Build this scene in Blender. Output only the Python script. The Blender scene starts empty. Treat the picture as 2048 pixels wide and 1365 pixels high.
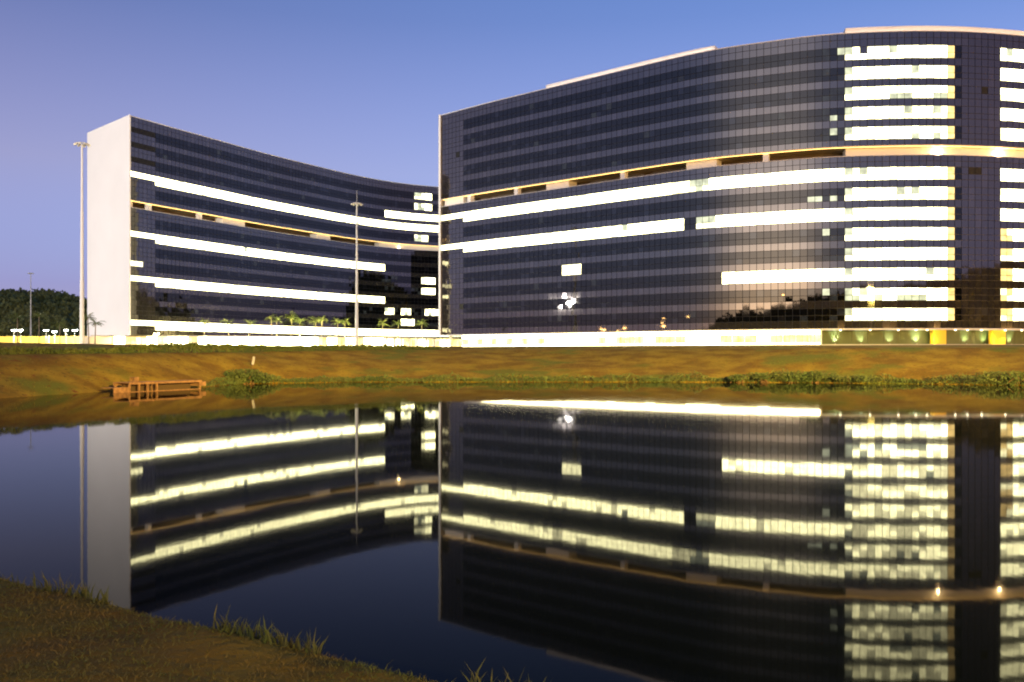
import bpy, math, random
import numpy as np
from mathutils import Vector, Matrix
R = math.radians
random.seed(7); rng = np.random.default_rng(7)
sc = bpy.context.scene
col = sc.collection

# ------------------------------------------------------------------ camera, sky, exposure
CAMZ, FPX, HOR = 3.5, 1830.0, 708.0          # eye height over the water, focal length and horizon in photo pixels
cd = bpy.data.cameras.new('camera'); cam = bpy.data.objects.new('camera', cd); col.objects.link(cam)
cd.sensor_width = 36.0; cd.lens = FPX/2048*36; cd.shift_y = (HOR-682.5)/2048
cd.clip_start = 0.1; cd.clip_end = 8000
cam.location = (0, 0, CAMZ); cam.rotation_euler = (R(90), 0, 0)
sc.camera = cam
SUN_AZ, SUN_EL = R(210), R(4.0)              # dusk: the last sun is low behind the photographer (azimuth clockwise from +Y)
w = bpy.data.worlds.new('World'); sc.world = w; w.use_nodes = True
nt = w.node_tree; bg = nt.nodes['Background']; bg.inputs[1].default_value = 0.13
EXPOSURE = 1.66; EXPO = 2.0**EXPOSURE
sky = nt.nodes.new('ShaderNodeTexSky'); sky.sky_type = 'NISHITA'; sky.sun_disc = False
sky.sun_elevation = SUN_EL; sky.sun_rotation = SUN_AZ
sky.air_density = 1.0; sky.dust_density = 2.0; sky.ozone_density = 5.0
# violet twilight haze on top of the single-scattering sky, the same all round, stronger towards the horizon
tc = nt.nodes.new('ShaderNodeTexCoord'); sx = nt.nodes.new('ShaderNodeSeparateXYZ'); nt.links.new(tc.outputs['Generated'], sx.inputs[0])
rp = nt.nodes.new('ShaderNodeValToRGB'); nt.links.new(sx.outputs['Z'], rp.inputs['Fac']); ce = rp.color_ramp.elements
_k = 1/(EXPO*.13)
ce[0].position = 0.0; ce[0].color = (.28*_k, .24*_k, .50*_k, 1); ce[1].position = 1.0; ce[1].color = (0, 0, 0, 1)
for p_, c_ in ((.07, (.23, .11, .36)), (.19, (.28, .11, .12)), (.34, (.11, .015, .0)), (.5, (.02, .0, .0))):
    e_ = ce.new(p_); e_.color = (*[v*_k for v in c_], 1)
ad = nt.nodes.new('ShaderNodeMix'); ad.data_type = 'RGBA'; ad.blend_type = 'ADD'; ad.inputs[0].default_value = 1.0
nt.links.new(rp.outputs[0], ad.inputs[6]); wb = nt.nodes.new('ShaderNodeMix'); wb.data_type = 'RGBA'; wb.blend_type = 'MULTIPLY'; wb.inputs[0].default_value = 1.0; wb.inputs[7].default_value = (.94, .88, .83, 1)   # white balance
nt.links.new(sky.outputs[0], wb.inputs[6]); nt.links.new(wb.outputs[2], ad.inputs[7]); nt.links.new(ad.outputs[2], bg.inputs[0])
vs = sc.view_settings; vs.view_transform = 'Standard'; vs.look = 'None'; vs.gamma = 1.0; vs.exposure = EXPOSURE
vs.use_curve_mapping = False
cy = sc.cycles; cy.use_denoising = True; cy.caustics_reflective = False; cy.caustics_refractive = False
cy.max_bounces = 6; cy.diffuse_bounces = 2; cy.glossy_bounces = 4; cy.transmission_bounces = 3; cy.sample_clamp_indirect = 6.0
cy.use_light_tree = True; cy.pixel_filter_type = 'BLACKMAN_HARRIS'; cy.filter_width = 2.0

# ------------------------------------------------------------------ helpers
def lin(r, g, b): return tuple((c/255/12.92) if c/255 <= .04045 else ((c/255+.055)/1.055)**2.4 for c in (r, g, b))
def mat(name, base=(.5,.5,.5), rough=.6, ior=1.45, emis=None, es=0.0, tint=None, noise=None, spec=None, bump=None, metal=0.0, noise_emis=None):
    """noise=(scale, colour2, lo, hi[, detail]) mixes a second colour by position; es is the brightness on screen"""
    m = bpy.data.materials.new(name); m.use_nodes = True
    t = m.node_tree; b = t.nodes['Principled BSDF']
    b.inputs['Base Color'].default_value = (*base, 1); b.inputs['Roughness'].default_value = rough
    b.inputs['IOR'].default_value = ior; b.inputs['Metallic'].default_value = metal
    if tint: b.inputs['Specular Tint'].default_value = (*tint, 1)
    if spec is not None: b.inputs['Specular IOR Level'].default_value = spec
    if emis:
        b.inputs['Emission Color'].default_value = (*emis, 1); b.inputs['Emission Strength'].default_value = es/EXPO
    geo = None
    if noise or bump or noise_emis:
        geo = t.nodes.new('ShaderNodeNewGeometry')
    if noise:
        n = t.nodes.new('ShaderNodeTexNoise'); n.inputs['Scale'].default_value = noise[0]; n.inputs['Detail'].default_value = noise[4] if len(noise) > 4 else 4
        t.links.new(geo.outputs['Position'], n.inputs['Vector'])
        cr = t.nodes.new('ShaderNodeValToRGB'); cr.color_ramp.elements[0].position = noise[2]; cr.color_ramp.elements[1].position = noise[3]
        cr.color_ramp.elements[0].color = (*base, 1); cr.color_ramp.elements[1].color = (*noise[1], 1)
        t.links.new(n.outputs['Fac'], cr.inputs['Fac']); t.links.new(cr.outputs['Color'], b.inputs['Base Color'])
    if noise_emis:
        n = t.nodes.new('ShaderNodeTexNoise'); n.inputs['Scale'].default_value = noise_emis[0]; n.inputs['Detail'].default_value = 2
        t.links.new(geo.outputs['Position'], n.inputs['Vector'])
        mr = t.nodes.new('ShaderNodeMapRange'); mr.inputs[1].default_value = .3; mr.inputs[2].default_value = .7
        mr.inputs[3].default_value = es*noise_emis[1]/EXPO; mr.inputs[4].default_value = es*noise_emis[2]/EXPO
        t.links.new(n.outputs['Fac'], mr.inputs[0]); t.links.new(mr.outputs[0], b.inputs['Emission Strength'])
    if bump:
        n = t.nodes.new('ShaderNodeTexNoise'); n.inputs['Scale'].default_value = bump[0]; n.inputs['Detail'].default_value = 5
        t.links.new(geo.outputs['Position'], n.inputs['Vector'])
        bp = t.nodes.new('ShaderNodeBump'); bp.inputs['Strength'].default_value = bump[1]; bp.inputs['Distance'].default_value = bump[2]
        t.links.new(n.outputs['Fac'], bp.inputs['Height']); t.links.new(bp.outputs['Normal'], b.inputs['Normal'])
    return m
def mesh_of(name, verts, faces, mats=None, midx=None, smooth=False):
    me = bpy.data.meshes.new(name); me.from_pydata([tuple(v) for v in verts], [], [tuple(f) for f in faces])
    for m in (mats or []): me.materials.append(m)
    if midx is not None: me.polygons.foreach_set('material_index', np.asarray(midx, dtype=np.int32))
    if smooth: me.polygons.foreach_set('use_smooth', [True]*len(me.polygons))
    me.update(); return me
def tri_mesh(name, V, F, mats, midx=None):
    V = np.asarray(V, dtype=np.float32); F = np.asarray(F, dtype=np.int32)
    me = bpy.data.meshes.new(name); me.vertices.add(len(V)); me.vertices.foreach_set('co', V.ravel())
    me.loops.add(F.size); me.loops.foreach_set('vertex_index', F.ravel())
    me.polygons.add(len(F)); me.polygons.foreach_set('loop_start', np.arange(len(F), dtype=np.int32)*F.shape[1])
    me.polygons.foreach_set('loop_total', np.full(len(F), F.shape[1], dtype=np.int32))
    for m in mats: me.materials.append(m)
    if midx is not None: me.polygons.foreach_set('material_index', np.asarray(midx, dtype=np.int32))
    me.update(calc_edges=True); return me
def obj(name, me, parent=None, loc=(0,0,0), rz=0.0, kind=None):
    o = bpy.data.objects.new(name, me); col.objects.link(o)
    o.location = loc; o.rotation_euler = (0, 0, rz)
    if parent is not None: o.parent = parent
    if kind: o['kind'] = kind
    return o
def tag(o, label, cat, group=None):
    o['label'] = label; o['category'] = cat
    if group: o['group'] = group
    return o
def thing(name, label, cat, loc=(0,0,0), rz=0.0, group=None):
    return tag(obj(name, None, None, loc, rz), label, cat, group)
def dup(root, loc, rz, label, scale=None):
    def cp(o, par):
        c = o.copy(); col.objects.link(c); c.parent = par
        for ch in kids[o]: cp(ch, c)
        return c
    kids = {}
    def walk(o):
        kids[o] = list(o.children)
        for ch in kids[o]: walk(ch)
    walk(root)
    r = cp(root, None); r.location = loc; r.rotation_euler = (0, 0, rz); r['label'] = label
    if scale: r.scale = scale
    return r
class MB:
    def __init__(s): s.v, s.f = [], []
    def quad(s, a, b, c, d):
        n = len(s.v); s.v += [a, b, c, d]; s.f.append((n, n+1, n+2, n+3)); return s
    def box(s, x0, x1, y0, y1, z0, z1, M=None):
        n = len(s.v); P = [Vector((x, y, z)) for z in (z0, z1) for (x, y) in ((x0,y0),(x1,y0),(x1,y1),(x0,y1))]
        if M is not None: P = [M @ p for p in P]
        s.v += [tuple(p) for p in P]
        s.f += [tuple(n+i for i in q) for q in ((3,2,1,0),(4,5,6,7),(0,1,5,4),(1,2,6,5),(2,3,7,6),(3,0,4,7))]; return s
    def tube(s, pts, rad, seg=8, cap=True):
        n0 = len(s.v); pts = [Vector(p) for p in pts]
        for i, p in enumerate(pts):
            d = (pts[min(i+1, len(pts)-1)]-pts[max(i-1, 0)]).normalized()
            a = d.orthogonal().normalized() if i == 0 else (a - d*a.dot(d)).normalized()
            b = d.cross(a); r = rad[i] if hasattr(rad, '__len__') else rad
            for k in range(seg):
                q = 2*math.pi*k/seg; s.v.append(tuple(p+a*(r*math.cos(q))+b*(r*math.sin(q))))
        for i in range(len(pts)-1):
            for k in range(seg):
                s.f.append((n0+i*seg+k, n0+i*seg+(k+1)%seg, n0+(i+1)*seg+(k+1)%seg, n0+(i+1)*seg+k))
        if cap:
            s.f.append(tuple(n0+k for k in reversed(range(seg)))); s.f.append(tuple(n0+(len(pts)-1)*seg+k for k in range(seg)))
        return s
    def build(s, name, m, parent=None, loc=(0,0,0), rz=0.0, kind=None, smooth=False):
        return obj(name, mesh_of(name, s.v, s.f, [m], smooth=smooth), parent, loc, rz, kind)
def at(xp, dist): return ((xp-1024)/FPX*dist, dist)          # photo column and depth -> place on the ground
def lamp(name, kind, loc, power, color, radius=.2, target=None, cone=60, blend=.5):
    l = bpy.data.lights.new(name, kind); l.energy = power/EXPO; l.color = color; l.shadow_soft_size = radius
    o = bpy.data.objects.new(name, l); col.objects.link(o); o.location = loc
    if kind == 'SPOT':
        l.spot_size = R(cone); l.spot_blend = blend
        o.rotation_euler = (Vector(loc)-Vector(target)).to_track_quat('Z', 'Y').to_euler()
    return o
def leaf_cloud(P, size, flat=.0, asp=.5, up=0.0):
    """one bent leaf-shaped triangle pair around each point of P"""
    P = np.asarray(P); n = len(P); size = np.broadcast_to(np.asarray(size, dtype=float), (n,))[:, None]
    d = rng.normal(size=(n, 3)); d[:, 2] = d[:, 2]*(1-flat)+up; d /= np.linalg.norm(d, axis=1)[:, None]+1e-9
    e = np.cross(d, rng.normal(size=(n, 3))); e /= np.linalg.norm(e, axis=1)[:, None]+1e-9
    V = np.stack([P-d*size*.5, P+e*size*asp*.5, P+d*size*.5, P-e*size*asp*.5], 1).reshape(-1, 3)
    i = np.arange(n)[:, None]*4
    return V, i+np.array([[0, 1, 2, 3]])

# ------------------------------------------------------------------ materials
M = {}
M['vision']   = mat('vision_glass', (.0025,.0025,.003), .015, 1.60, tint=(.94,.92,.93))
M['vision_b'] = mat('vision_glass_blind', (.008,.008,.010), .03, 1.66, tint=(.92,.94,1.0))
M['spandrel'] = mat('spandrel_glass', (.022,.019,.018), .03, 2.12, tint=(.99,.93,.93))
M['spandrel_b'] = mat('spandrel_glass_pale', (.030,.026,.025), .03, 2.18, tint=(.99,.93,.93))
M['vent']     = mat('vent_louvre', (.006,.006,.007), .7)
M['mullion']  = mat('mullion_dark', (.012,.012,.014), .5)
WARM = (1.0, .92, .47)
M['lit']      = mat('lit_window', (.3,.3,.25), .05, 1.6, WARM, 8.5, noise_emis=(1.3, .7, 1.4))
M['lit_mid']  = mat('lit_window_soft', (.2,.2,.18), .05, 1.7, (1.0,.92,.48), 3.6, noise_emis=(1.4, .6, 1.4))
M['lit_dim']  = mat('lit_window_dim', (.08,.09,.08), .05, 1.9, (.90,.95,.60), .85, noise_emis=(.7, .6, 1.4))
M['lit_glim'] = mat('lit_window_glimmer', (.012,.012,.014), .03, 1.56, (.5,.60,.55), .022, noise_emis=(.5, .2, 1.8))
M['lit_amb']  = mat('lit_window_amber', (.2,.15,.05), .05, 1.7, (1.0,.70,.24), 1.7, noise_emis=(.9, .6, 1.3))
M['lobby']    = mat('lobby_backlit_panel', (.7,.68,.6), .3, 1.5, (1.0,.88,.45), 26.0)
M['lobby_w']  = mat('lobby_amber_window', (.3,.22,.08), .15, 1.5, (1.0,.80,.30), 1.6, noise_emis=(.8, .5, 1.6))
M['white']    = mat('white_paint', (.78,.76,.73), .55, noise=(.08, (.72,.70,.67), .35, .7), bump=(3.0, .1, .02))
M['soffit']   = mat('soffit_cream', (.72,.60,.40), .6)
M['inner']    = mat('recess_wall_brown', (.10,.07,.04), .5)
M['roof']     = mat('roof_grey', (.25,.25,.25), .8)
M['concrete'] = mat('plinth_concrete', (.55,.52,.45), .7, noise=(.6, (.45,.42,.36), .3, .7))
M['greenw']   = mat('green_wall_panel', (.055,.07,.016), .5, 1.4, noise=(.35, (.08,.095,.03), .35, .7))
M['yellow']   = mat('yellow_column', (.80,.52,.03), .5)
M['bulb']     = mat('lamp_bulb_warm', (.8,.8,.8), .4, 1.45, (1.0,.86,.55), 14.0)
M['bulb_s']   = mat('lamp_bulb_soft', (.8,.8,.8), .4, 1.45, (1.0,.78,.36), 2.5)
M['strip']    = mat('light_strip_warm', (.8,.8,.8), .4, 1.45, (1.0,.82,.66), 18.0)
M['strip_a']  = mat('light_strip_amber', (.8,.8,.8), .4, 1.45, (1.0,.56,.15), 8.0)
M['bulb_w']   = mat('lamp_bulb_white', (.8,.8,.8), .4, 1.45, (.92,.97,1.0), 60.0)
M['bulb_o']   = mat('lamp_bulb_sodium', (.8,.6,.3), .4, 1.45, (1.0,.55,.16), 90.0)
M['galv']     = mat('galvanised_pole', (.55,.54,.52), .45, metal=.0)
M['poleg']    = mat('pole_dark_grey', (.12,.12,.12), .5)

# ------------------------------------------------------------------ curves of the two facades (photo column, roofline row) -> plan
HT = 60.0                                                       # roof height over the eye
def plan(pts): return [((x-1024)*HT/(HOR-y), FPX*HT/(HOR-y)) for x, y in pts]
class Curve:
    def __init__(s, P, step=.25):
        P = np.array(P); t = np.r_[0, np.cumsum(np.hypot(*np.diff(P, axis=0).T))]
        u = np.linspace(0, t[-1], 4000); out = []
        for k in range(2):                                      # natural cubic spline
            y = P[:, k]; n = len(t); h = np.diff(t); A = np.eye(n); b = np.zeros(n)
            for i in range(1, n-1):
                A[i, i-1], A[i, i], A[i, i+1] = h[i-1], 2*(h[i-1]+h[i]), h[i]
                b[i] = 6*((y[i+1]-y[i])/h[i]-(y[i]-y[i-1])/h[i-1])
            m2 = np.linalg.solve(A, b); j = np.clip(np.searchsorted(t, u, 'right')-1, 0, n-2); d = u-t[j]
            out.append(y[j]+d*((y[j+1]-y[j])/h[j]-h[j]*(2*m2[j]+m2[j+1])/6)+d*d*m2[j]/2+d**3*(m2[j+1]-m2[j])/(6*h[j]))
        q = np.array(out).T; s.s = np.r_[0, np.cumsum(np.hypot(*np.diff(q, axis=0).T))]; s.q = q; s.L = s.s[-1]
        s.px = 1024+FPX*q[:, 0]/q[:, 1]
    def p(s, a): return np.array([np.interp(a, s.s, s.q[:, 0]), np.interp(a, s.s, s.q[:, 1])])
    def tan(s, a):
        d = s.p(min(a+.4, s.L))-s.p(max(a-.4, 0)); return d/np.hypot(*d)
    def at_px(s, x): return float(np.interp(x, s.px, s.s))
    def off(s, a, d):                                           # d metres towards the lake
        t = s.tan(a); return s.p(a)+np.array([t[1], -t[0]])*d
CR = Curve(plan([(883,231.3),(1001,200.3),(1088,179.3),(1251,140),(1340,119),(1427,100.7),(1540,84),(1650,70.7),(1740,65.3),(1830,62.7),(1950,65),(2048,72.5)]) + [(108,175.6),(124,181.2),(140,188.5)])
CL = Curve(plan([(260,232),(350,257.5),(440,282.5),(530,307.5),(620,330),(709,351),(761,361),(817,369),(875,374.5)]) + [(-14,334.2),(0,338.2),(16,341.5)])
MOD = 1.34
ZT, ZGA, ZGB, ZB = CAMZ+HT, CAMZ+38.85, CAMZ+36.95, CAMZ+4.75   # roof, top and foot of the open floor, foot of the glass
ROWS = [('sp', 'pa', CAMZ+58.8, ZT), ('sp', 'pb', CAMZ+57.375, CAMZ+58.8)]
for k in range(5):
    vt = CAMZ+57.375-3.75*k
    ROWS += [('vu', k, vt-1.3, vt), ('vl', k, vt-2.35, vt-1.3), ('sp', k, (vt-3.75) if k < 4 else ZGA, vt-2.35)]
ROWS += [('sp', 'ga', CAMZ+35.85, ZGB), ('sp', 'gb', CAMZ+34.775, CAMZ+35.85)]
for j in range(8):
    vt = CAMZ+34.775-3.75*j
    ROWS += [('vu', 5+j, vt-1.3, vt), ('vl', 5+j, vt-2.35, vt-1.3), ('sp', 5+j, (vt-3.75) if j < 7 else ZB, vt-2.35)]

def strip_block(C, back, z0, z1, n=90, inset=0.0):
    """solid between the facade curve and the same curve moved by 'back'"""
    S = np.linspace(0, C.L, n); v, f = [], []
    for a in S:
        p = C.off(a, -.10-inset); q = C.p(a)+back*(1-inset/27.0)
        if inset: p = p+C.tan(a)*(inset*(1-2*a/C.L)); q = q+C.tan(a)*(inset*(1-2*a/C.L))
        v += [(p[0],p[1],z0),(p[0],p[1],z1),(q[0],q[1],z0),(q[0],q[1],z1)]
    for i in range(n-1):
        a, b = 4*i, 4*i+4
        f += [(a,b,b+1,a+1),(a+3,b+3,b+2,a+2),(a+1,b+1,b+3,a+3),(a+2,b+2,b,a)]
    f += [(0,1,3,2),(4*n-4,4*n-2,4*n-1,4*n-3)]
    return v, f
def ribbon(C, a0, a1, d0, d1, z0, z1, n=None):
    """curved slab that follows the facade from a0 to a1 between offsets d0 < d1 (towards the lake)"""
    n = n or max(2, int((a1-a0)/2.0)+1); v, f = [], []
    for a in np.linspace(a0, a1, n):
        p, q = C.off(a, d1), C.off(a, d0)
        v += [(p[0],p[1],z0),(p[0],p[1],z1),(q[0],q[1],z0),(q[0],q[1],z1)]
    for i in range(n-1):
        a, b = 4*i, 4*i+4
        f += [(a,b,b+1,a+1),(a+3,b+3,b+2,a+2),(a+1,b+1,b+3,a+3),(a+2,b+2,b,a)]
    f += [(0,1,3,2),(4*n-4,4*n-2,4*n-1,4*n-3)]
    return v, f

BOX = {}
def unit_box(w, h, key):
    k = (round(w, 3), round(h, 3), key)
    if k not in BOX:
        b = MB().box(-w/2, w/2, -.02, .02, -h/2, h/2); BOX[k] = mesh_of('panel', b.v, b.f, [M[key]])
    return BOX[k]
def glaze(C, root, chooser, nmax=300):
    """every pane of the curtain wall: the largest in view as parts, the rest joined"""
    n = int(C.L/MOD); items = []
    for c in range(n):
        a = (c+.5)*MOD; p = C.off(a, .0); t = C.tan(a); px = 1024+FPX*p[0]/p[1]
        dpx = (1024+FPX*C.p(min(a+.67, C.L))[0]/C.p(min(a+.67, C.L))[1])-(1024+FPX*C.p(a-.67)[0]/C.p(a-.67)[1])
        for kind, fl, z0, z1 in ROWS:
            key = chooser(kind, fl, px, c)
            area = abs(dpx)*FPX*(z1-z0)/p[1] if -10 < px < 2058 and (C is CR or px < 878) else 0
            rz = math.atan2(t[1], t[0])+random.gauss(0, .0026); rx = random.gauss(0, .0016)
            items.append((area, 'spandrel_panel' if kind == 'sp' else 'window_pane', key, p, (z0+z1)/2, z1-z0, rz, rx))
    for nm, fld in (('spandrel_panel', 'spandrel_glazing'), ('window_pane', 'window_glazing')):
        L = sorted([i for i in items if i[1] == nm], key=lambda i: -i[0])
        for (ar, _, key, p, zc, h, rz, rx) in L[:nmax]:
            o = obj(nm, unit_box(MOD-.10, h-.075, key), root, (p[0], p[1], zc)); o.rotation_euler = (rx, 0, rz)
        keys = sorted({i[2] for i in L[nmax:]}); V, F, I = [], [], []
        for (ar, _, key, p, zc, h, rz, rx) in L[nmax:]:
            T = Matrix.Translation((p[0], p[1], zc)) @ Matrix.Rotation(rz, 4, 'Z') @ Matrix.Rotation(rx, 4, 'X')
            b = MB().box(-(MOD-.10)/2, (MOD-.10)/2, -.02, .02, -(h-.09)/2, (h-.09)/2, T)
            n0 = len(V); V += b.v; F += [tuple(n0+q for q in f) for f in b.f]; I += [keys.index(key)]*6
        obj(fld, mesh_of(fld, V, F, [M[k] for k in keys], I), root, kind='stuff')
H = lambda *a: random.Random(hash(a) & 0xffffffff).random()
def lit_key(c, fl, kind, bright=.80):
    r = random.Random(c*7919+fl*104729+(1 if kind == 'vl' else 0)).random()
    return 'lit' if r < bright else 'lit_mid' if r < bright+(1-bright)*.93 else 'lit_dim'
def rnd(c, fl, kind): return random.Random(c*3571+hash(str(fl))%9973*31+{'sp':0,'vu':1,'vl':2}[kind]).random()
random_tab = {}
def stable(c, fl, kind):
    k = (c, str(fl), kind)
    if k not in random_tab: random_tab[k] = random.random()
    return random_tab[k]
def dark(kind, c, fl):
    r = stable(c, fl, kind)
    if kind == 'sp': return 'spandrel_b' if r < .12 else 'spandrel'
    return 'vision_b' if r < .10 else 'vision'
def choose_right(kind, fl, px, c):
    service = c < 6 or 1909 < px < 2003 or (px > 2085 and px < 2150)
    if kind == 'sp': return dark('sp', c, fl)
    r = stable(c, fl, kind)
    if service:
        if c < 6 and kind == 'vu' and fl in (5, 7): return 'lit'
        if c >= 6 and px < 1917: return 'vision'
        if kind == 'vu' and r < .05: return 'vent'
        return dark('sp', c, fl)
    if 1696 < px < 1909:
        if px > 1894: return 'lit_amb' if fl < 12 or kind == 'vl' else 'lit_amb'
        if px < 1706 and kind == 'vu': return 'lit_dim'
        if fl == 0 and kind == 'vu' and 1719 < px < 1734: return 'spandrel'
        if fl == 2 and kind == 'vl' and px > 1785: return 'lit_dim' if r < .7 else 'lit_mid'
        if fl == 3 and px > 1780: return 'lit_mid' if kind == 'vl' or r < .5 else 'lit_dim'
        if fl == 11 and kind == 'vl': return 'lit' if 1725 < px < 1745 or 1770 < px < 1790 or px > 1855 else 'lit_dim'
        if fl in (6, 7, 10, 12) and kind == 'vl': return 'lit_mid' if r < .55 else 'lit'
        return lit_key(c, fl, kind, .50)
    if px >= 2003:
        if fl >= 8 and px < 2025: return 'lit_amb' if r < .7 else 'lit_mid'
        return lit_key(c, fl, kind, .7)
    if fl == 5 and px >= 922:
        if 1103 < px < 1122: return 'lit_mid'
        if 1345 < px < 1424: return 'lit_mid' if r < .6 else 'lit_dim'
        return lit_key(c, fl, kind, .93)
    if fl == 7 and px >= 922:
        if 1372 < px < 1397: return 'vision'
        if 1397 <= px < 1425 or 1363 < px <= 1372: return 'lit_dim' if kind == 'vu' else 'lit_mid'
        if px >= 1683: return 'lit_mid'
        return lit_key(c, fl, kind, .93)
    if fl == 9 and 1122 < px < 1161: return 'lit_mid'
    if fl == 10 and 1440 < px: return 'lit_dim' if px > 1683 else lit_key(c, fl, kind, .9)
    if 1640 < px < 1696: return 'lit_glim' if r < .55 else 'lit_dim' if r < .63 else 'vision'
    if fl == 6 and 1622 < px and kind == 'vl': return 'lit_dim'
    if r > .985: return 'lit_glim'
    return dark(kind, c, fl)
def choose_left(kind, fl, px, c):
    if kind == 'sp': return dark('sp', c, fl)
    r = stable(c, fl, kind)
    if c < 6:
        if kind == 'vu' and fl in (3, 6, 9, 12): return 'lit'
        if kind == 'vu' and fl == 8 and c < 3: return 'lit_mid'
        if kind == 'vu' and fl in (0, 1, 2): return 'vent'
        return dark('sp', c, fl)
    if fl in (3, 12): return lit_key(c, fl, kind, .93)
    if fl in (6, 9) and px < 771: return lit_key(c, fl, kind, .9)
    if fl == 2 and px > 770: return lit_key(c, fl, kind, .93)
    if fl in (0, 1) and 832 < px < 861: return 'lit' if px > 850 else ('lit_dim' if r < .6 else 'lit_mid')
    if fl == 4 and 830 < px < 858: return 'lit_mid' if r < .7 else 'lit_dim'
    if fl in (7, 8) and 846 < px < 873: return 'lit' if 851 < px < 869 else 'lit_mid'
    if fl == 10 and (770 < px < 786 or 805 < px < 825 or px > 848): return 'lit' if r < .5 else 'lit_mid' if r < .8 else 'lit_dim'
    if fl == 11 and 800 < px < 830: return 'lit_mid' if r < .6 else 'lit'
    if fl in (7, 8, 10, 11) and px > 770: return 'lit_glim' if r < .3 else dark(kind, c, fl)
    if r > .98: return 'lit_glim'
    return dark(kind, c, fl)

# ------------------------------------------------------------------ ground: one sheet with the lake basin, banks and terrace
LAKE = [(-118,52),(-88,46),(-60,56),(-45,64),(-40,72),(-37.3,85.4),(-32.5,95.6),(-31,106),(-20,112),(-1.5,112.5),(20,112),(34.6,110.5),(48,105),(57,100),(78,88),(104,70),(118,44),(112,18),(80,4),(40,1.0),(14,2.0),(7,3.5),(3.0,5.1),(0.1,6.95),(-2.3,8.6),(-5.7,10.65),(-14,14.8),(-40,22),(-85,30),(-116,40)]
CREST = [(-140,56),(-100,68),(-66,70),(-51,75),(-46,83),(-41,98.6),(-38,112),(-33,124),(-18,142),(-2,147),(14,144),(25,138),(46,124.5),(65,117),(90,106),(124,82),(138,44),(124,6),(84,-8),(40,-8),(13,-1.0),(5.2,2.6),(1.6,4.9),(-.6,6.35),(-2.9,7.75),(-5.3,9.15),(-9,11.0),(-16,13),(-42,17),(-90,22),(-136,34)]
CRZ = [2.6,3.0,3.1,3.25,3.3,3.5,3.6,3.75,4.05,4.15,4.2,4.2,4.3,4.3,4.3,4.0,3.4,2.6,2.2,2.0,1.6,1.35,1.28,1.24,1.25,1.28,1.3,1.4,1.6,2.0,2.2]
def poly_dist(X, Y, P, vals=None):
    best = np.full(X.shape, 1e9); val = np.zeros(X.shape); ins = np.zeros(X.shape, bool)
    for i in range(len(P)):
        (x0, y0), (x1, y1) = P[i], P[(i+1) % len(P)]
        dx, dy = x1-x0, y1-y0; t = np.clip(((X-x0)*dx+(Y-y0)*dy)/(dx*dx+dy*dy), 0, 1)
        d = np.hypot(X-x0-t*dx, Y-y0-t*dy); m = d < best; best[m] = d[m]
        if vals is not None: val[m] = (vals[i]+(vals[(i+1) % len(P)]-vals[i])*t)[m]
        c = ((y0 > Y) != (y1 > Y)); xi = x0+(Y-y0)*dx/(dy if dy else 1e-9); ins ^= c & (X < xi)
    return best, ins, val
def height(X, Y, rough=True):
    X = np.asarray(X, float); Y = np.asarray(Y, float)
    dw, inw, _ = poly_dist(X, Y, LAKE); dc, inc, zc = poly_dist(X, Y, CREST, CRZ)
    t = dw/(dw+dc+1e-6); near = 1/(1+np.exp((Y-34)/4))
    prof_far = t**.95; prof_near = 1-(1-t)**1.5
    z = zc*(prof_far*(1-near)+prof_near*near)
    far_t = 4.85; near_t = 1.75+np.clip(-Y, 0, 400)*.012
    tgt = far_t*(1-near)+near_t*near
    s = np.clip(dc/(22*(1-near)+7*near), 0, 1); s = s*s*(3-2*s)
    z = np.where(inc, z, zc+(tgt-zc)*s)
    z = np.where(inw, -.25-np.minimum(dw*.35, 2.5), z)
    if rough:
        r = np.hypot(X, Y); fine = np.clip(1-r/16, 0, 1)
        n = np.sin(X*1.7+1.3*np.sin(Y*1.1))*np.sin(Y*2.1+.8)*.035+np.sin(X*5.1+2*np.sin(Y*3.7))*np.sin(Y*4.9+X)*.016
        z = z+n*fine*(~inw)+np.sin(X*.23+.7*np.sin(Y*.19))*np.sin(Y*.27)*.10*np.clip((r-40)/40, 0, 1)*inc*(~inw)*np.clip(dw/5, 0, 1)
    return z
def h1(x, y): return float(height(np.array([x]), np.array([y]))[0])
def grow(a, step, lim, g=1.25):
    out = []; 
    while a < lim: a += step; step *= g; out.append(a)
    return out
gx = list(np.arange(-10, 4.01, .14)); gx = gx+list(np.arange(5, 130, 1.6)); gx += grow(130, 3, 5000)
gx = [-v for v in reversed(grow(130, 3, 5000))]+list(np.arange(-130, -10.2, 1.6))+gx
gy = [-v for v in reversed(grow(4, .8, 5000))]+list(np.arange(-4, 14, .14))+list(np.arange(14.5, 66, 1.6))+list(np.arange(66, 150, .9))+grow(150, 1.5, 6000)
GX, GY = np.meshgrid(np.array(gx), np.array(gy)); GZ = height(GX, GY)
nx, ny = len(gx), len(gy); idx = np.arange(nx*ny).reshape(ny, nx)
F = np.stack([idx[:-1,:-1], idx[:-1,1:], idx[1:,1:], idx[1:,:-1]], -1).reshape(-1, 4)
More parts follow.
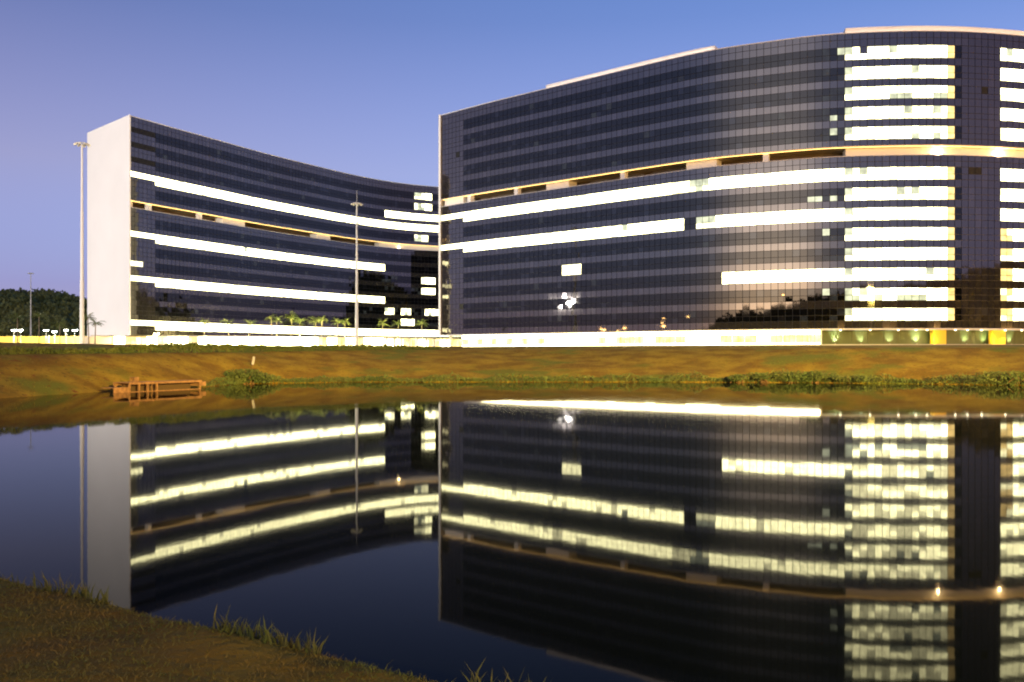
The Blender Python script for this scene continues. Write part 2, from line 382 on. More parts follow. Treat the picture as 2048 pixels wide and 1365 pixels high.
def ground_mat():
    m = bpy.data.materials.new('dry_grass_ground'); m.use_nodes = True; t = m.node_tree; b = t.nodes['Principled BSDF']
    b.inputs['Roughness'].default_value = .95; b.inputs['Specular IOR Level'].default_value = .1
    geo = t.nodes.new('ShaderNodeNewGeometry'); N = []
    def noise(s, det=4):
        n = t.nodes.new('ShaderNodeTexNoise'); n.inputs['Scale'].default_value = s; n.inputs['Detail'].default_value = det
        t.links.new(geo.outputs['Position'], n.inputs['Vector']); return n
    def ramp(src, p0, p1):
        c = t.nodes.new('ShaderNodeMapRange'); c.inputs[1].default_value = p0; c.inputs[2].default_value = p1; t.links.new(src, c.inputs[0]); return c.outputs[0]
    def mix(f, a, bcol):
        x = t.nodes.new('ShaderNodeMix'); x.data_type = 'RGBA'; t.links.new(f, x.inputs[0])
        if isinstance(a, tuple): x.inputs[6].default_value = (*a, 1)
        else: t.links.new(a, x.inputs[6])
        x.inputs[7].default_value = (*bcol, 1); return x.outputs[2]
    c = mix(ramp(noise(.30, 6).outputs['Fac'], .38, .62), (.25,.155,.020), (.14,.072,.012))
    c = mix(ramp(noise(.13, 6).outputs['Fac'], .53, .64), c, (.11,.11,.018))
    c = mix(ramp(noise(2.6, 6).outputs['Fac'], .56, .70), c, (.095,.060,.014))
    c = mix(ramp(noise(1.1, 5).outputs['Fac'], .64, .72), c, (.14,.045,.015))
    t.links.new(c, b.inputs['Base Color'])
    bp = t.nodes.new('ShaderNodeBump'); bp.inputs['Strength'].default_value = .6; bp.inputs['Distance'].default_value = .08
    t.links.new(noise(6, 6).outputs['Fac'], bp.inputs['Height']); t.links.new(bp.outputs['Normal'], b.inputs['Normal'])
    return m
M['ground'] = ground_mat()
gme = tri_mesh('ground', np.stack([GX, GY, GZ], -1).reshape(-1, 3), F, [M['ground']])
gme.polygons.foreach_set('use_smooth', [True]*len(gme.polygons))
obj('ground', gme, kind='structure')
# lake
def water_mat():
    m = bpy.data.materials.new('lake_water'); m.use_nodes = True; t = m.node_tree; b = t.nodes['Principled BSDF']
    b.inputs['Base Color'].default_value = (.004,.005,.004,1); b.inputs['Roughness'].default_value = .030; b.inputs['IOR'].default_value = 1.066
    geo = t.nodes.new('ShaderNodeNewGeometry'); mp = t.nodes.new('ShaderNodeMapping'); mp.inputs['Scale'].default_value = (1.0, .45, 1)
    n = t.nodes.new('ShaderNodeTexNoise'); n.inputs['Scale'].default_value = 1.1; n.inputs['Detail'].default_value = 3
    t.links.new(geo.outputs['Position'], mp.inputs['Vector']); t.links.new(mp.outputs[0], n.inputs['Vector'])
    bp = t.nodes.new('ShaderNodeBump'); bp.inputs['Strength'].default_value = 1.0; bp.inputs['Distance'].default_value = .0011
    t.links.new(n.outputs['Fac'], bp.inputs['Height']); t.links.new(bp.outputs['Normal'], b.inputs['Normal'])
    return m
M['water'] = water_mat()
obj('lake_water', MB().quad((-150,-12,0),(150,-12,0),(150,125,0),(-150,125,0)).build('tmp', M['water']).data, kind='structure')
bpy.data.objects.remove(bpy.data.objects['tmp'])

# ------------------------------------------------------------------ right-hand office block
rb = thing('office_building', 'nearer curved dark glass office block with lit windows, right of the white edge', 'building', (CR.p(0)[0], CR.p(0)[1], ZB))
rb.location = (0, 0, 0)
BACK_R, BACK_L = np.array([10.0, 25.0]), np.array([-19.1, 18.8])
def shell(C, back, root):
    for z0, z1, nm in ((ZB, ZGB, 'lower_storeys'), (ZGA, ZT-.05, 'upper_storeys')):
        v, f = strip_block(C, back, z0, z1); obj(nm, mesh_of(nm, v, f, [M['mullion']]), root)
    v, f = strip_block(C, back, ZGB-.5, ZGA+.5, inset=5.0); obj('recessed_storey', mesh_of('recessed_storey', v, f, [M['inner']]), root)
    v, f = ribbon(C, 4.0, C.L, -5.2, -.95, ZGA-.155, ZGA+.015); obj('terrace_soffit', mesh_of('terrace_soffit', v, f, [M['soffit']]), root)
    v, f = ribbon(C, 0, C.L, -.95, .10, ZGA-.16, ZGA+.02); obj('terrace_soffit', mesh_of('terrace_soffit', v, f, [M['soffit']]), root)
    v, f = ribbon(C, 0, C.L, -.3, .06, ZT-.02, ZT+.14); obj('roof_coping', mesh_of('roof_coping', v, f, [M['white']]), root)
shell(CR, BACK_R, rb)
def end_wall(C, back, root, thick=.75, out=.35):
    t = C.tan(0); n = np.array([t[1], -t[0]]); p = C.p(0)
    a = p+n*out; b = p-t*thick+n*out; c = p+back*1.01-t*thick; d = p+back*1.01
    m = MB()
    for k in range(1):
        v = [(q[0], q[1], z) for z in (ZB-.12, ZT+.2) for q in (a, b, c, d)]
        m.v = v; m.f = [(3,2,1,0),(4,5,6,7),(0,1,5,4),(1,2,6,5),(2,3,7,6),(3,0,4,7)]
    return m.build('end_wall', M['white'], root)
end_wall(CR, BACK_R, rb, .72)
glaze(CR, rb, choose_right)
# open floor: pillars, white wall blocks and their lamps
def recess_bits(C, root, pillars, blocks, lamps, rail):
    for x in pillars:
        a = C.at_px(x); v, f = ribbon(C, a-.55, a+.55, -1.6, -.35, ZGB, ZGA-.16, 2); obj('terrace_pillar', mesh_of('terrace_pillar', v, f, [M['white']]), root)
    for x0, x1, d in blocks:
        v, f = ribbon(C, C.at_px(x0)+(.02 if x0 > 262 else .3), C.at_px(x1)+(0 if x1 > 270 else .6), -4.0 if x0 > 262 else -1.3, d, ZGB, ZGA-.165); obj('terrace_wall', mesh_of('terrace_wall', v, f, [M['white']]), root)
    for x, pw in lamps:
        p = C.off(C.at_px(x), -.75); b = MB().box(-.14, .14, -.14, .14, -.05, .0)
        obj('terrace_lamp', mesh_of('terrace_lamp', b.v, b.f, [M['bulb_s']]), root, (p[0], p[1], ZGA-.18))
        q = C.off(C.at_px(x), .55 if pw > 0 else -.75)
        lamp('terrace_light', 'POINT', (q[0], q[1], ZGB+.35), abs(pw), (1.0, .66, .26), .15)
    v, f = ribbon(C, .3, C.L-.3, -.34, -.22, ZGA-.20, ZGA-.165); obj('terrace_light_strip', mesh_of('terrace_light_strip', v, f, [M['strip_a']]), root)
    v, f = ribbon(C, 0, C.L, -.20, .03, ZGB+.005, ZGB+.10); obj('terrace_kerb', mesh_of('terrace_kerb', v, f, [M['white']]), root)
recess_bits(CR, rb, (936, 1030, 1243, 1531), ((885, 922, -.8), (1087, 1132, -1.0), (1368, 1430, -1.0), (1693, 2150, -1.1)),
            [(x, -1500) for x in (1880, 2005)], 0)
for x0, x1, d in ((1088, 1427, -.7), (1693, 2160, -1.2)):
    v, f = ribbon(CR, CR.at_px(x0), CR.at_px(x1), d-4.0, d, ZT-.04, ZT+1.12+(.3 if x0 > 1500 else 0)); obj('roof_screen', mesh_of('roof_screen', v, f, [M['white']]), rb)
    v, f = ribbon(CR, CR.at_px(x0), CR.at_px(x1), d+.28, d+.40, ZT-.03, ZT+.03); obj('roof_light_strip', mesh_of('roof_light_strip', v, f, [M['strip']]), rb)
# ground floor of the right block
G0 = CAMZ+1.33; GP = G0+.45
v, f = ribbon(CR, 0, CR.L, -14, .9, ZB-.30, ZB-.02); obj('canopy_slab', mesh_of('canopy_slab', v, f, [M['white']]), rb)
v, f = ribbon(CR, CR.at_px(925), CR.L, -14, 1.6, G0-.6, G0+.45); obj('plinth', mesh_of('plinth', v, f, [M['concrete']]), rb)
wins = [(921,929),(949,964),(980,992),(1011,1024),(1042,1054),(1074,1086),(1199,1210),(1236,1240),(1255,1264),(1281,1288),(1303,1320),(1326,1360),(1361,1372),(1441,1503),(1541,1608),(1628,1640)]
a = CR.at_px(925); aend = CR.at_px(1640)
while a < aend-.2:
    b = min(a+2.4, aend); mid = (a+b)/2; p = CR.p(mid); px = 1024+FPX*p[0]/p[1]
    win = any(x0-3 < px < x1+3 for x0, x1 in wins)
    v, f = ribbon(CR, a+.03, b-.03, -.12, .12, GP, ZB-.30, 2)
    if win:
        v, f = ribbon(CR, a+.03, b-.03, -.12, .12, ZB-1.05, ZB-.30, 2)
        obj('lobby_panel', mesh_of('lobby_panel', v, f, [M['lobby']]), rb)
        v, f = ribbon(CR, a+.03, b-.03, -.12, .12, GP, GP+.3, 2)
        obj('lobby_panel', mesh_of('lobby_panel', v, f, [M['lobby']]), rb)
        v, f = ribbon(CR, a+.10, b-.10, -.20, .02, GP+.31, ZB-1.06, 2)
        wn = obj('lobby_window', mesh_of('lobby_window', v, f, [M['lobby_w']]), rb)
        v, f = ribbon(CR, mid-.04, mid+.04, .03, .09, GP+.32, ZB-1.07, 2); obj('window_bar', mesh_of('window_bar', v, f, [M['poleg']]), wn)
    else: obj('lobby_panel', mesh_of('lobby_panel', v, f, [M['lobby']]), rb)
    a = b
ag, ae = CR.at_px(1641), CR.L-1
a = ag
while a < ae:
    b = min(a+3.0, ae); v, f = ribbon(CR, a+.02, b-.02, -2.6, -2.4, GP, ZB-.30, 2); obj('green_wall_panel', mesh_of('green_wall_panel', v, f, [M['greenw']]), rb); a = b
v, f = ribbon(CR, ag-.1, ag+.25, -2.4, .12, GP, ZB-.30, 2); obj('lobby_corner', mesh_of('lobby_corner', v, f, [M['white']]), rb)
for x0, x1 in ((1868, 1893), (1989, 2012), (2110, 2132)):
    v, f = ribbon(CR, CR.at_px(x0), CR.at_px(x1), -1.6, -.1, GP, ZB-.30, 4); obj('yellow_column', mesh_of('yellow_column', v, f, [M['yellow']]), rb)
for x, pw in ((1673,1500),(1727,900),(1786,800),(1842,1900),(1945,1000),(1984,950),(2037,900)):
    p = CR.off(CR.at_px(x), -1.75); q = CR.off(CR.at_px(x), -2.4)
    b = MB().tube([(0,0,0),(0,0,.12)], .10, 8); obj('wall_uplight', mesh_of('wall_uplight', b.v, b.f, [M['galv']]), rb, (p[0], p[1], GP))
    lamp('uplight', 'SPOT', (p[0], p[1], GP+.2), pw, (.86,1.0,.80), .08, (q[0], q[1], G0+1.9), 76, .9)
for x in (1680,1739,1795,1830,1852,1908,1932,1960,2007,2040,2080):
    p = CR.off(CR.at_px(x), .45); b = MB().tube([(0,0,0),(0,0,.10)], .17, 10)
    obj('canopy_downlight', mesh_of('canopy_downlight', b.v, b.f, [M['bulb']]), rb, (p[0], p[1], ZB-.42))
    p = CR.off(CR.at_px(x), .75)
    lamp('downlight', 'SPOT', (p[0], p[1], ZB-.5), 900, (1.0,.80,.38), .1, (p[0]+.0, p[1]-.3, 0), 84, .5)
for x in (1868-8, 1989-8):
    p = CR.off(CR.at_px(x), .3); q = CR.off(CR.at_px(x+18), -.8); lamp('columnlight', 'POINT', (p[0], p[1], G0+1.2), 330, (1.0,.80,.35), .1)
for i, x in enumerate((884, 902, 922)):
    p = CR.off(CR.at_px(x), -3.0-2.0*i); b = MB().tube([(0,0,G0-.5),(0,0,ZB-.30)], .38, 12); obj('ground_pillar', mesh_of('ground_pillar', b.v, b.f, [M['white']]), rb, (p[0], p[1], 0))
v, f = ribbon(CR, 8.0, CR.L-2, -13.5, -7.5, G0-.5, ZB-.30); obj('ground_core', mesh_of('ground_core', v, f, [M['white']]), rb)

# ------------------------------------------------------------------ left-hand office block
lb = thing('office_building', 'farther concave dark glass office block with blank white end wall at the left', 'building')
shell(CL, BACK_L, lb)
end_wall(CL, BACK_L, lb, .35, .25)
glaze(CL, lb, choose_left)
recess_bits(CL, lb, (302, 403), ((260, 266, -.8), (450, 494, -.8), (638, 664, -.8), (763, 905, -.9)),
            [(x, -400) for x in (800,)], 0)
PODL = Curve([(-107,232.5),(-102.4,236),(-88,239),(-69.6,243),(-44.9,253.5),(-25.2,265),(-14,275),(-6,283)])
PZ0, PZ1 = 5.0, ZB
v, f = [], []
n = 60
for a in np.linspace(0, PODL.L, n):
    p = PODL.p(a); q = CL.off(CL.at_px(1024+FPX*p[0]/p[1]) if p[0] < -18 else CL.L*.93, -8.0)
    if a < 6: q = CL.p(0)+BACK_L*.35
    v += [(p[0],p[1],PZ1-.30),(p[0],p[1],PZ1),(q[0],q[1],PZ1-.30),(q[0],q[1],PZ1)]
for i in range(n-1):
    a, b = 4*i, 4*i+4; f += [(a,b,b+1,a+1),(a+3,b+3,b+2,a+2),(a+1,b+1,b+3,a+3),(a+2,b+2,b,a)]
f += [(0,1,3,2),(4*n-4,4*n-2,4*n-1,4*n-3)]
obj('podium_roof', mesh_of('podium_roof', v, f, [M['concrete']]), lb)
a = PODL.at_px(228); aend = PODL.at_px(768); k = 0
wl = [(254,263),(279,288),(309,331),(377,386),(478,482),(640,662),(680,694),(715,732)]
while a < aend-.2:
    b = min(a+2.6, aend); mid = (a+b)/2; p = PODL.p(mid); px = 1024+FPX*p[0]/p[1]
    win = any(x0-3 < px < x1+3 for x0, x1 in wl)
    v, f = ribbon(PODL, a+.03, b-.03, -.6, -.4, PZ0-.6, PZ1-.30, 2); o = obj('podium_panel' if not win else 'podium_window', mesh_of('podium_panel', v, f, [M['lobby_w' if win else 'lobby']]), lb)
    if win:
        v, f = ribbon(PODL, mid-.05, mid+.05, -.39, -.33, PZ0-.6, PZ1-.31, 2); obj('window_bar', mesh_of('window_bar', v, f, [M['poleg']]), o)
    a = b
for x in (775, 792, 806, 822, 838, 856, 872):
    p = PODL.off(PODL.at_px(x), -1.0); b = MB().tube([(0,0,PZ0-1),(0,0,PZ1-.3)], .34, 12); obj('podium_pillar', mesh_of('podium_pillar', b.v, b.f, [M['white']]), lb, (p[0], p[1], 0))
a = PODL.at_px(770)
while a < PODL.L-1:
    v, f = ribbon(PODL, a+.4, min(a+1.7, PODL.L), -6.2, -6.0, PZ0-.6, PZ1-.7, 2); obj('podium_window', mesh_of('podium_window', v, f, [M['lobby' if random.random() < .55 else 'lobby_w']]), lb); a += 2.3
v, f = ribbon(PODL, PODL.at_px(768), PODL.L, -9, -8, PZ0-1, PZ1-.3); obj('podium_back_wall', mesh_of('podium_back_wall', v, f, [M['soffit']]), lb)
v, f = ribbon(PODL, .5, PODL.at_px(227), -9, -4, PZ0-1, PZ1-.3); obj('podium_back_wall', mesh_of('podium_back_wall', v, f, [M['soffit']]), lb)
v, f = strip_block(CL, BACK_L, 3.5, ZB, inset=6.0); obj('ground_core', mesh_of('ground_core', v, f, [M['soffit']]), lb)

# ------------------------------------------------------------------ hills and the woods on them
M['hill'] = mat('hill_scrub', (.09,.105,.034), .95, noise=(.02, (.14,.14,.046), .35, .65))
M['leaf_far'] = mat('far_foliage', (.085,.108,.032), .9, noise=(.018, (.20,.20,.062), .35, .65))
def ridge(name, az0, az1, r0, r1, hf, na, nr):
    az = np.radians(np.linspace(az0, az1, na)); rr = np.linspace(r0, r1, nr); A, Q = np.meshgrid(az, rr)
    X, Y = Q*np.sin(A), Q*np.cos(A); t = (Q-r0)/(r1-r0); Z = 3.0+hf(np.degrees(A))*np.sin(np.clip(t*1.25, 0, 1)*math.pi/2)**1.4
    Z += (np.sin(X*.031+2*np.sin(Y*.017))*np.sin(Y*.027+X*.011)*4+np.sin(X*.09)*np.sin(Y*.083)*1.5)*np.clip(t*3, 0, 1)*np.clip((1-t)*9+.6, 0, 1)
    Z[0, :] = 1.0; e = np.clip(np.minimum(A-az[0], az[-1]-A)/R(6), 0, 1); Z = 2+(Z-2)*e
    i = np.arange(nr*na).reshape(nr, na); F = np.stack([i[:-1,:-1], i[:-1,1:], i[1:,1:], i[1:,:-1]], -1).reshape(-1, 4)
    me = tri_mesh(name, np.stack([X, Y, Z], -1).reshape(-1, 3), F, [M['hill']]); me.polygons.foreach_set('use_smooth', [True]*len(me.polygons))
    return obj(name, me, kind='structure'), (np.stack([X, Y, Z], -1), A, Q)
def wood(name, grid, n, rmin, rmax, leaf, tmin, nl=44):
    G, A, Q = grid; nr, na, _ = G.shape; P = []
    for _ in range(n):
        i = int(rng.integers(int(nr*tmin), nr-1)); j = int(rng.integers(1, na-2)); u, v = rng.random(2)
        p = G[i, j]*(1-u)*(1-v)+G[i+1, j]*u*(1-v)+G[i, j+1]*(1-u)*v+G[i+1, j+1]*u*v
        rad = rmin+(rmax-rmin)*rng.random(); d = rng.normal(size=(nl, 3)); d /= np.linalg.norm(d, axis=1)[:, None]
        d *= (.55+.45*rng.random((nl, 1))); d[:, 2] = d[:, 2]*.8+.55
        P.append(p+d*rad)
    V, F = leaf_cloud(np.concatenate(P), leaf*(.6+.8*rng.random(n*nl)), .1, .8)
    return obj(name, tri_mesh(name, V, F, [M['leaf_far']]), kind='stuff')
def prof_left(a): return np.interp(a, [-48, -33, -30, -28, -26, -24.5, -21, -16, -10], [38, 45, 46, 46, 42, 33, 24, 16, 8])
hill1, g1 = ridge('hill', -47, -9, 560, 900, prof_left, 120, 34)
w1 = wood('hillside_wood', g1, 2400, 3.0, 6.2, 2.3, .12)
def prof_back(a): return np.interp(a, [46, 70, 95, 120, 150, 175, 193, 205, 215, 227, 240, 252, 264], [70, 66, 60, 57, 55, 53, 52, 50, 45, 36, 24, 12, 4])
hill2, g2 = ridge('hill', 46, 264, 330, 620, prof_back, 250, 26)
w2 = wood('hillside_wood', g2, 2400, 3.0, 6.5, 2.5, .2)
tag(w1, 'dark green wood covering the low hill behind the car park', 'wood'); tag(w2, 'dark wood on the hill that the glass reflects', 'wood')

# ------------------------------------------------------------------ floodlights and street lamps round the lake that the glass and the banks show, and some added unseen ones
def street_lamp(x, y, zt, label, bulb, group, arm=1.6):
    z0 = h1(x, y)
    t = thing('street_lamp', label, 'lamp', (x, y, z0-.3), random.uniform(0, 6), group)
    MB().tube([(0,0,0),(0,0,zt-z0),(0,0,zt-z0+.3)], [.13,.08,.07], 8).build('pole', M['poleg'], t)
    MB().tube([(0,0,zt-z0+.2),(arm*.6,0,zt-z0+.42),(arm,0,zt-z0+.42)], .05, 6).build('arm', M['poleg'], t)
    h = MB().box(arm-.45, arm+.65, -.4, .4, zt-z0+.38, zt-z0+.55).build('lamp_head', M['poleg'], t)
    MB().box(arm-.40, arm+.60, -.36, .36, zt-z0-.05, zt-z0+.375).build('lens', bulb, h)
    return t
def mirror_place(px, py, D):
    """the place D metres behind facade point (px) that its glass shows at row py"""
    a = CR.at_px(px); p = CR.p(a); t = CR.tan(a); n = np.array([t[1], -t[0]]); L = np.hypot(*p); d = p/L
    r = d-2*np.dot(d, n)*n; q = p+r*D; return q[0], q[1], CAMZ+(HOR-py)/FPX*(p[1]/L)*(L+D)
SOD = [(1945,527,250),(2012,633,170),(1581,638,240),(1490,601,260),(1454,606,250),(1376,633,230),(1330,640,230),(1321,650,210),(1432,651,220),(1565,584,215),(1616,605,225),(1690,590,295),(1250,657,260),(1232,659,240),(1212,661,250),(1196,660,260),(1857,624,190)]
ORD = 'first second third fourth fifth sixth seventh eighth ninth tenth eleventh twelfth thirteenth fourteenth fifteenth sixteenth seventeenth'.split()
for i, (px, py, D) in enumerate(sorted(SOD)):
    x, y, z = mirror_place(px, py, D)
    street_lamp(x, y, max(z, 7.0), 'orange street lamp round the lake, %s spark from the left low in the glass' % ORD[i], M['bulb_o'], 'street lamps mirrored in the glass')
for i, (x, y, P_) in enumerate(((225,-115,1.5e6),(150,-225,1.5e6),(40,-290,1.1e6),(285,25,1.3e6))):
    street_lamp(x, y, 11, 'orange street lamp at the foot of the mirrored hill, %s from the right' % ('second', 'third', 'fourth', 'first')[i], M['bulb_o'], 'street lamps at the hill foot')
    lamp('added_hill_light', 'POINT', (x+.9, y-.9, 10.2), P_, (1.0,.55,.16), .3)  # added lamps, kept out of sight, to warm the mirrored hill
def flood_mast(x, y, z, label, bulb, heads, group):
    t = thing('floodlight_mast', label, 'floodlight', (x, y, h1(x, y)-.3), 0, group); H0 = z-h1(x, y)+.3
    MB().tube([(0,0,0),(0,0,H0+.6)], [.35,.16], 10).build('pole', M['galv'], t)
    for k in range(heads):
        dx = (k-(heads-1)/2)*2.6
        hd = MB().box(dx-.45, dx+.45, -.45, .45, H0+.25, H0+.6).build('floodlight', M['poleg'], t)
        MB().box(dx-.38, dx+.38, -.38, .38, H0-.02, H0+.24).build('lens', bulb, hd)
    MB().box(-2.9, 2.9, -.1, .1, H0+.61, H0+.75).build('crossbar', M['galv'], t)
    return t
flood_mast(-231, 150, 29, 'white floodlight mast left of the lake, mirrored as three white stars in the glass', M['bulb_w'], 3, None)
for dx in (-2.6, 0, 2.6): lamp('white_flood', 'SPOT', (-230.3+dx, 150.7, 28.4), 1.5e5, (1.0,.92,.82), .5, (-105, 240, 26), 75, .6)
def hooded_flood(x, y, z, tx, ty, pw, cut, label):
    """floodlight on a mast with a long visor that keeps its light below the slope 'cut'"""
    t = flood_mast(x, y, z+.5, label, M['bulb_o'], 2, 'orange floodlight masts'); a = math.atan2(ty-y, tx-x)
    T = Matrix.Rotation(a, 4, 'Z'); zz = z-t.location.z
    m = MB(); v = [(-.6,-3,.45),(3.2,-3,3.2*cut),(3.2,3,3.2*cut),(-.6,3,.45)]
    v = [T @ Vector((p[0], p[1], p[2]+zz)) for p in v]; m.v = [tuple(p) for p in v]+[tuple(p+Vector((0,0,.06))) for p in v]
    m.f = [(3,2,1,0),(4,5,6,7),(0,1,5,4),(1,2,6,5),(2,3,7,6),(3,0,4,7)]; m.build('visor', M['poleg'], t)  # added plate out of view, blocks the flood above the far bank
    d = math.hypot(tx-x, ty-y); c_, s_ = math.cos(a), math.sin(a); lamp('sodium_flood', 'SPOT', (x+c_*.75, y+s_*.75, z), pw, (1.0,.75,.15), .12, (tx, ty, z-d*.10), 31, 1.0)
hooded_flood(110, -160, 36, 6, 130, 2.5e7, -.080, 'orange floodlight mast right of the lake, lighting the far bank')
hooded_flood(140, -120, 36, 10, 128, .12e7, -.080, 'orange floodlight mast behind and right of the lake, lighting the far bank')
flood_mast(-120, -40, 26, 'white floodlight mast behind and left of the photographer, lighting the tall masts', M['bulb_w'], 2, None)
lamp('white_flood', 'SPOT', (-119.4, -39, 25.2), 2.1e6, (1.0,.92,.82), .4, (-80, 190, 30), 38, .8)  # added fill light for the tall masts, end wall and white edge
sl_ = street_lamp(-12, -26, 11, 'orange street lamp on the path behind the photographer', M['bulb_o'], None)
lamp('path_light', 'POINT', (-11.2, -25.2, 10.6), 2.3e4, (1.0,.62,.16), .15)

# ------------------------------------------------------------------ tall lighting masts in view
def high_mast(x, y, zt, label, spike=True):
    z0 = h1(x, y)-.3; H0 = zt-z0
    t = thing('lighting_mast', label, 'lighting mast', (x, y, z0), random.uniform(0, 3), 'tall lighting masts')
    MB().tube([(0,0,0),(0,0,H0*.33),(0,0,H0*.331),(0,0,H0*.66),(0,0,H0*.661),(0,0,H0-.6)], [.46,.38,.33,.28,.24,.17], 12).build('pole', M['galv'], t, smooth=False)
    MB().box(-.45, .45, -.45, .45, 0, .35).build('base_plate', M['concrete'], t)
    r = MB(); N = 16
    for k in range(N):
        a, b = 2*math.pi*k/N, 2*math.pi*(k+1)/N
        r.tube([(1.0*math.cos(a), 1.0*math.sin(a), H0-.45), (1.0*math.cos(b), 1.0*math.sin(b), H0-.45)], .11, 6)
    for k in range(4):
        a = math.pi*k/2; r.tube([(0,0,H0-.6), (1.0*math.cos(a), 1.0*math.sin(a), H0-.45)], .07, 6)
    ring = r.build('lamp_ring', M['galv'], t)
    for k in range(8):
        a = 2*math.pi*k/8; T = Matrix.Translation((1.25*math.cos(a), 1.25*math.sin(a), H0-.62)) @ Matrix.Rotation(a, 4, 'Z') @ Matrix.Rotation(R(25), 4, 'Y')
        MB().box(-.3, .3, -.2, .2, -.13, .13, T).build('luminaire', M['lum'], ring)
    if spike: MB().tube([(0,0,H0-.6),(0,0,H0+3.0)], [.05,.03], 6).build('lightning_rod', M['galv'], t)
    return t
M['lum'] = mat('luminaire_cream', (.62,.58,.48), .5)
high_mast(*at(164, 180), CAMZ+41.8, 'tallest pale lighting mast, standing left of the white end wall', False)
high_mast(*at(713.5, 236), CAMZ+39.2, 'pale lighting mast in front of the farther block, with a rod on top')
high_mast(*at(61.5, 468), CAMZ+41.7, 'small distant lighting mast in front of the hill at the far left', False)

# ------------------------------------------------------------------ car park at the far left
M['ochre'] = mat('ochre_wall', (.62,.42,.08), .8, noise=(.12, (.50,.33,.06), .35, .65))
M['asphalt'] = mat('asphalt', (.06,.06,.06), .9, noise=(.8, (.045,.045,.045), .4, .6))
def box_on(name, x0, x1, y0, y1, z0, z1, m): return MB().box(x0, x1, y0, y1, z0, z1).build(name, m)
lot = MB().quad((-330,262,4.862),(-128,262,4.862),(-128,352,4.862),(-330,352,4.862)).build('car_park', M['asphalt'], kind='structure')
wall = thing('boundary_wall', 'long ochre wall behind the bright car park at the far left', 'wall', (0,0,0))
for k in range(16):
    MB().box(-340+k*13.5, -326.6+k*13.5, 352, 352.6, 3.5, 10.2).build('wall_panel', M['ochre'], wall)
    MB().box(-340.4+k*13.5, -339.9+k*13.5, 351.8, 352.75, 3.5, 10.5).build('post', M['concrete'], wall)
labs = ['leftmost white lamp of the car park', 'white car park lamp just left of the small distant mast', 'white car park lamp right of the small distant mast', 'third car park lamp from the tall mast', 'second car park lamp from the tall mast', 'white car park lamp nearest the tall mast']
for i, (px, py, D) in enumerate(((28,661,300),(41,661,312),(92,661,300),(109,664,318),(132,661,330),(150,661,296))):
    x, y = at(px, D); zt = CAMZ+(HOR-py)/FPX*D
    t = thing('car_park_lamp', labs[i], 'lamp', (x, y, 4.7), 0, 'car park lamps')
    Hh = zt-4.7
    MB().tube([(0,0,0),(0,0,Hh)], [.09,.06], 8).build('pole', M['poleg'], t)
    for sgn in (-1, 1):
        MB().tube([(0,0,Hh),(sgn*.45,0,Hh+.15)], .04, 6).build('arm', M['galv'], t)
        hd = MB().box(sgn*.45-.3, sgn*.45+.3, -.2, .2, Hh+.1, Hh+.24).build('lamp_head', M['poleg'], t)
        MB().box(sgn*.45-.26, sgn*.45+.26, -.17, .17, Hh-.10, Hh+.095).build('lens', M['bulb_w'], hd)
    lamp('lot_light', 'POINT', (x, y+3.0, Hh+3.6), 80000, (1.0,.90,.58), .3)

# ------------------------------------------------------------------ planting: palms, hedge, shore plants, grasses
M['palm'] = mat('palm_leaf', (.085,.115,.02), .6, noise=(2.0, (.12,.14,.03), .4, .6))
M['trunk'] = mat('palm_trunk', (.20,.16,.11), .9)
M['hedge'] = mat('hedge_leaf', (.050,.070,.018), .8, noise=(.6, (.085,.095,.024), .35, .65))
M['reed'] = mat('shore_leaf', (.036,.055,.013), .8, noise=(.35, (.06,.065,.018), .35, .65))
M['stem'] = mat('shrub_stem', (.12,.060,.030), .9)
def palm(label, loc, rz, hgt, spread, nfr, seed, group='palm trees'):
    rr = random.Random(seed); t = thing('palm_tree', label, 'palm tree', loc, rz, group)
    lean = rr.uniform(-.25, .25)
    MB().tube([(0,0,-.2),(lean*.4,0,hgt*.5),(lean,0,hgt)], [.16,.11,.09], 8).build('trunk', M['trunk'], t)
    V, F = [], []
    for k in range(nfr):
        az = 2*math.pi*k/nfr+rr.uniform(-.3, .3); el = rr.uniform(.15, 1.25); L = spread*rr.uniform(.75, 1.1); pts = []
        p = Vector((lean, 0, hgt)); d = Vector((math.cos(az)*math.cos(el), math.sin(az)*math.cos(el), math.sin(el)))
        for s_ in range(7):
            pts.append(p.copy()); p = p+d*(L/6); d = (d+Vector((0,0,-.26))).normalized()
        for s_ in range(6):
            a, b = pts[s_], pts[s_+1]; dd = (b-a).normalized(); side = dd.cross(Vector((0,0,1))); side = side.normalized() if side.length > .01 else Vector((1,0,0))
            wdt = L*.26*math.sin(math.pi*(s_+.8)/7.2)
            for q in range(3):
                o_ = a.lerp(b, q/3)
                for sg in (-1, 1):
                    tip = o_+side*sg*wdt+dd*wdt*.6-Vector((0,0,wdt*.45)); n0 = len(V)
                    V += [tuple(o_-dd*.035), tuple(o_+dd*.045), tuple(tip)]; F.append((n0, n0+1, n0+2))
    me = tri_mesh('crown', V, F, [M['palm']]); obj('crown', me, t)
    return t
def deck(px, back=2.0):
    a = PODL.at_px(px); p = PODL.off(a, -back); return p[0], p[1], ZB
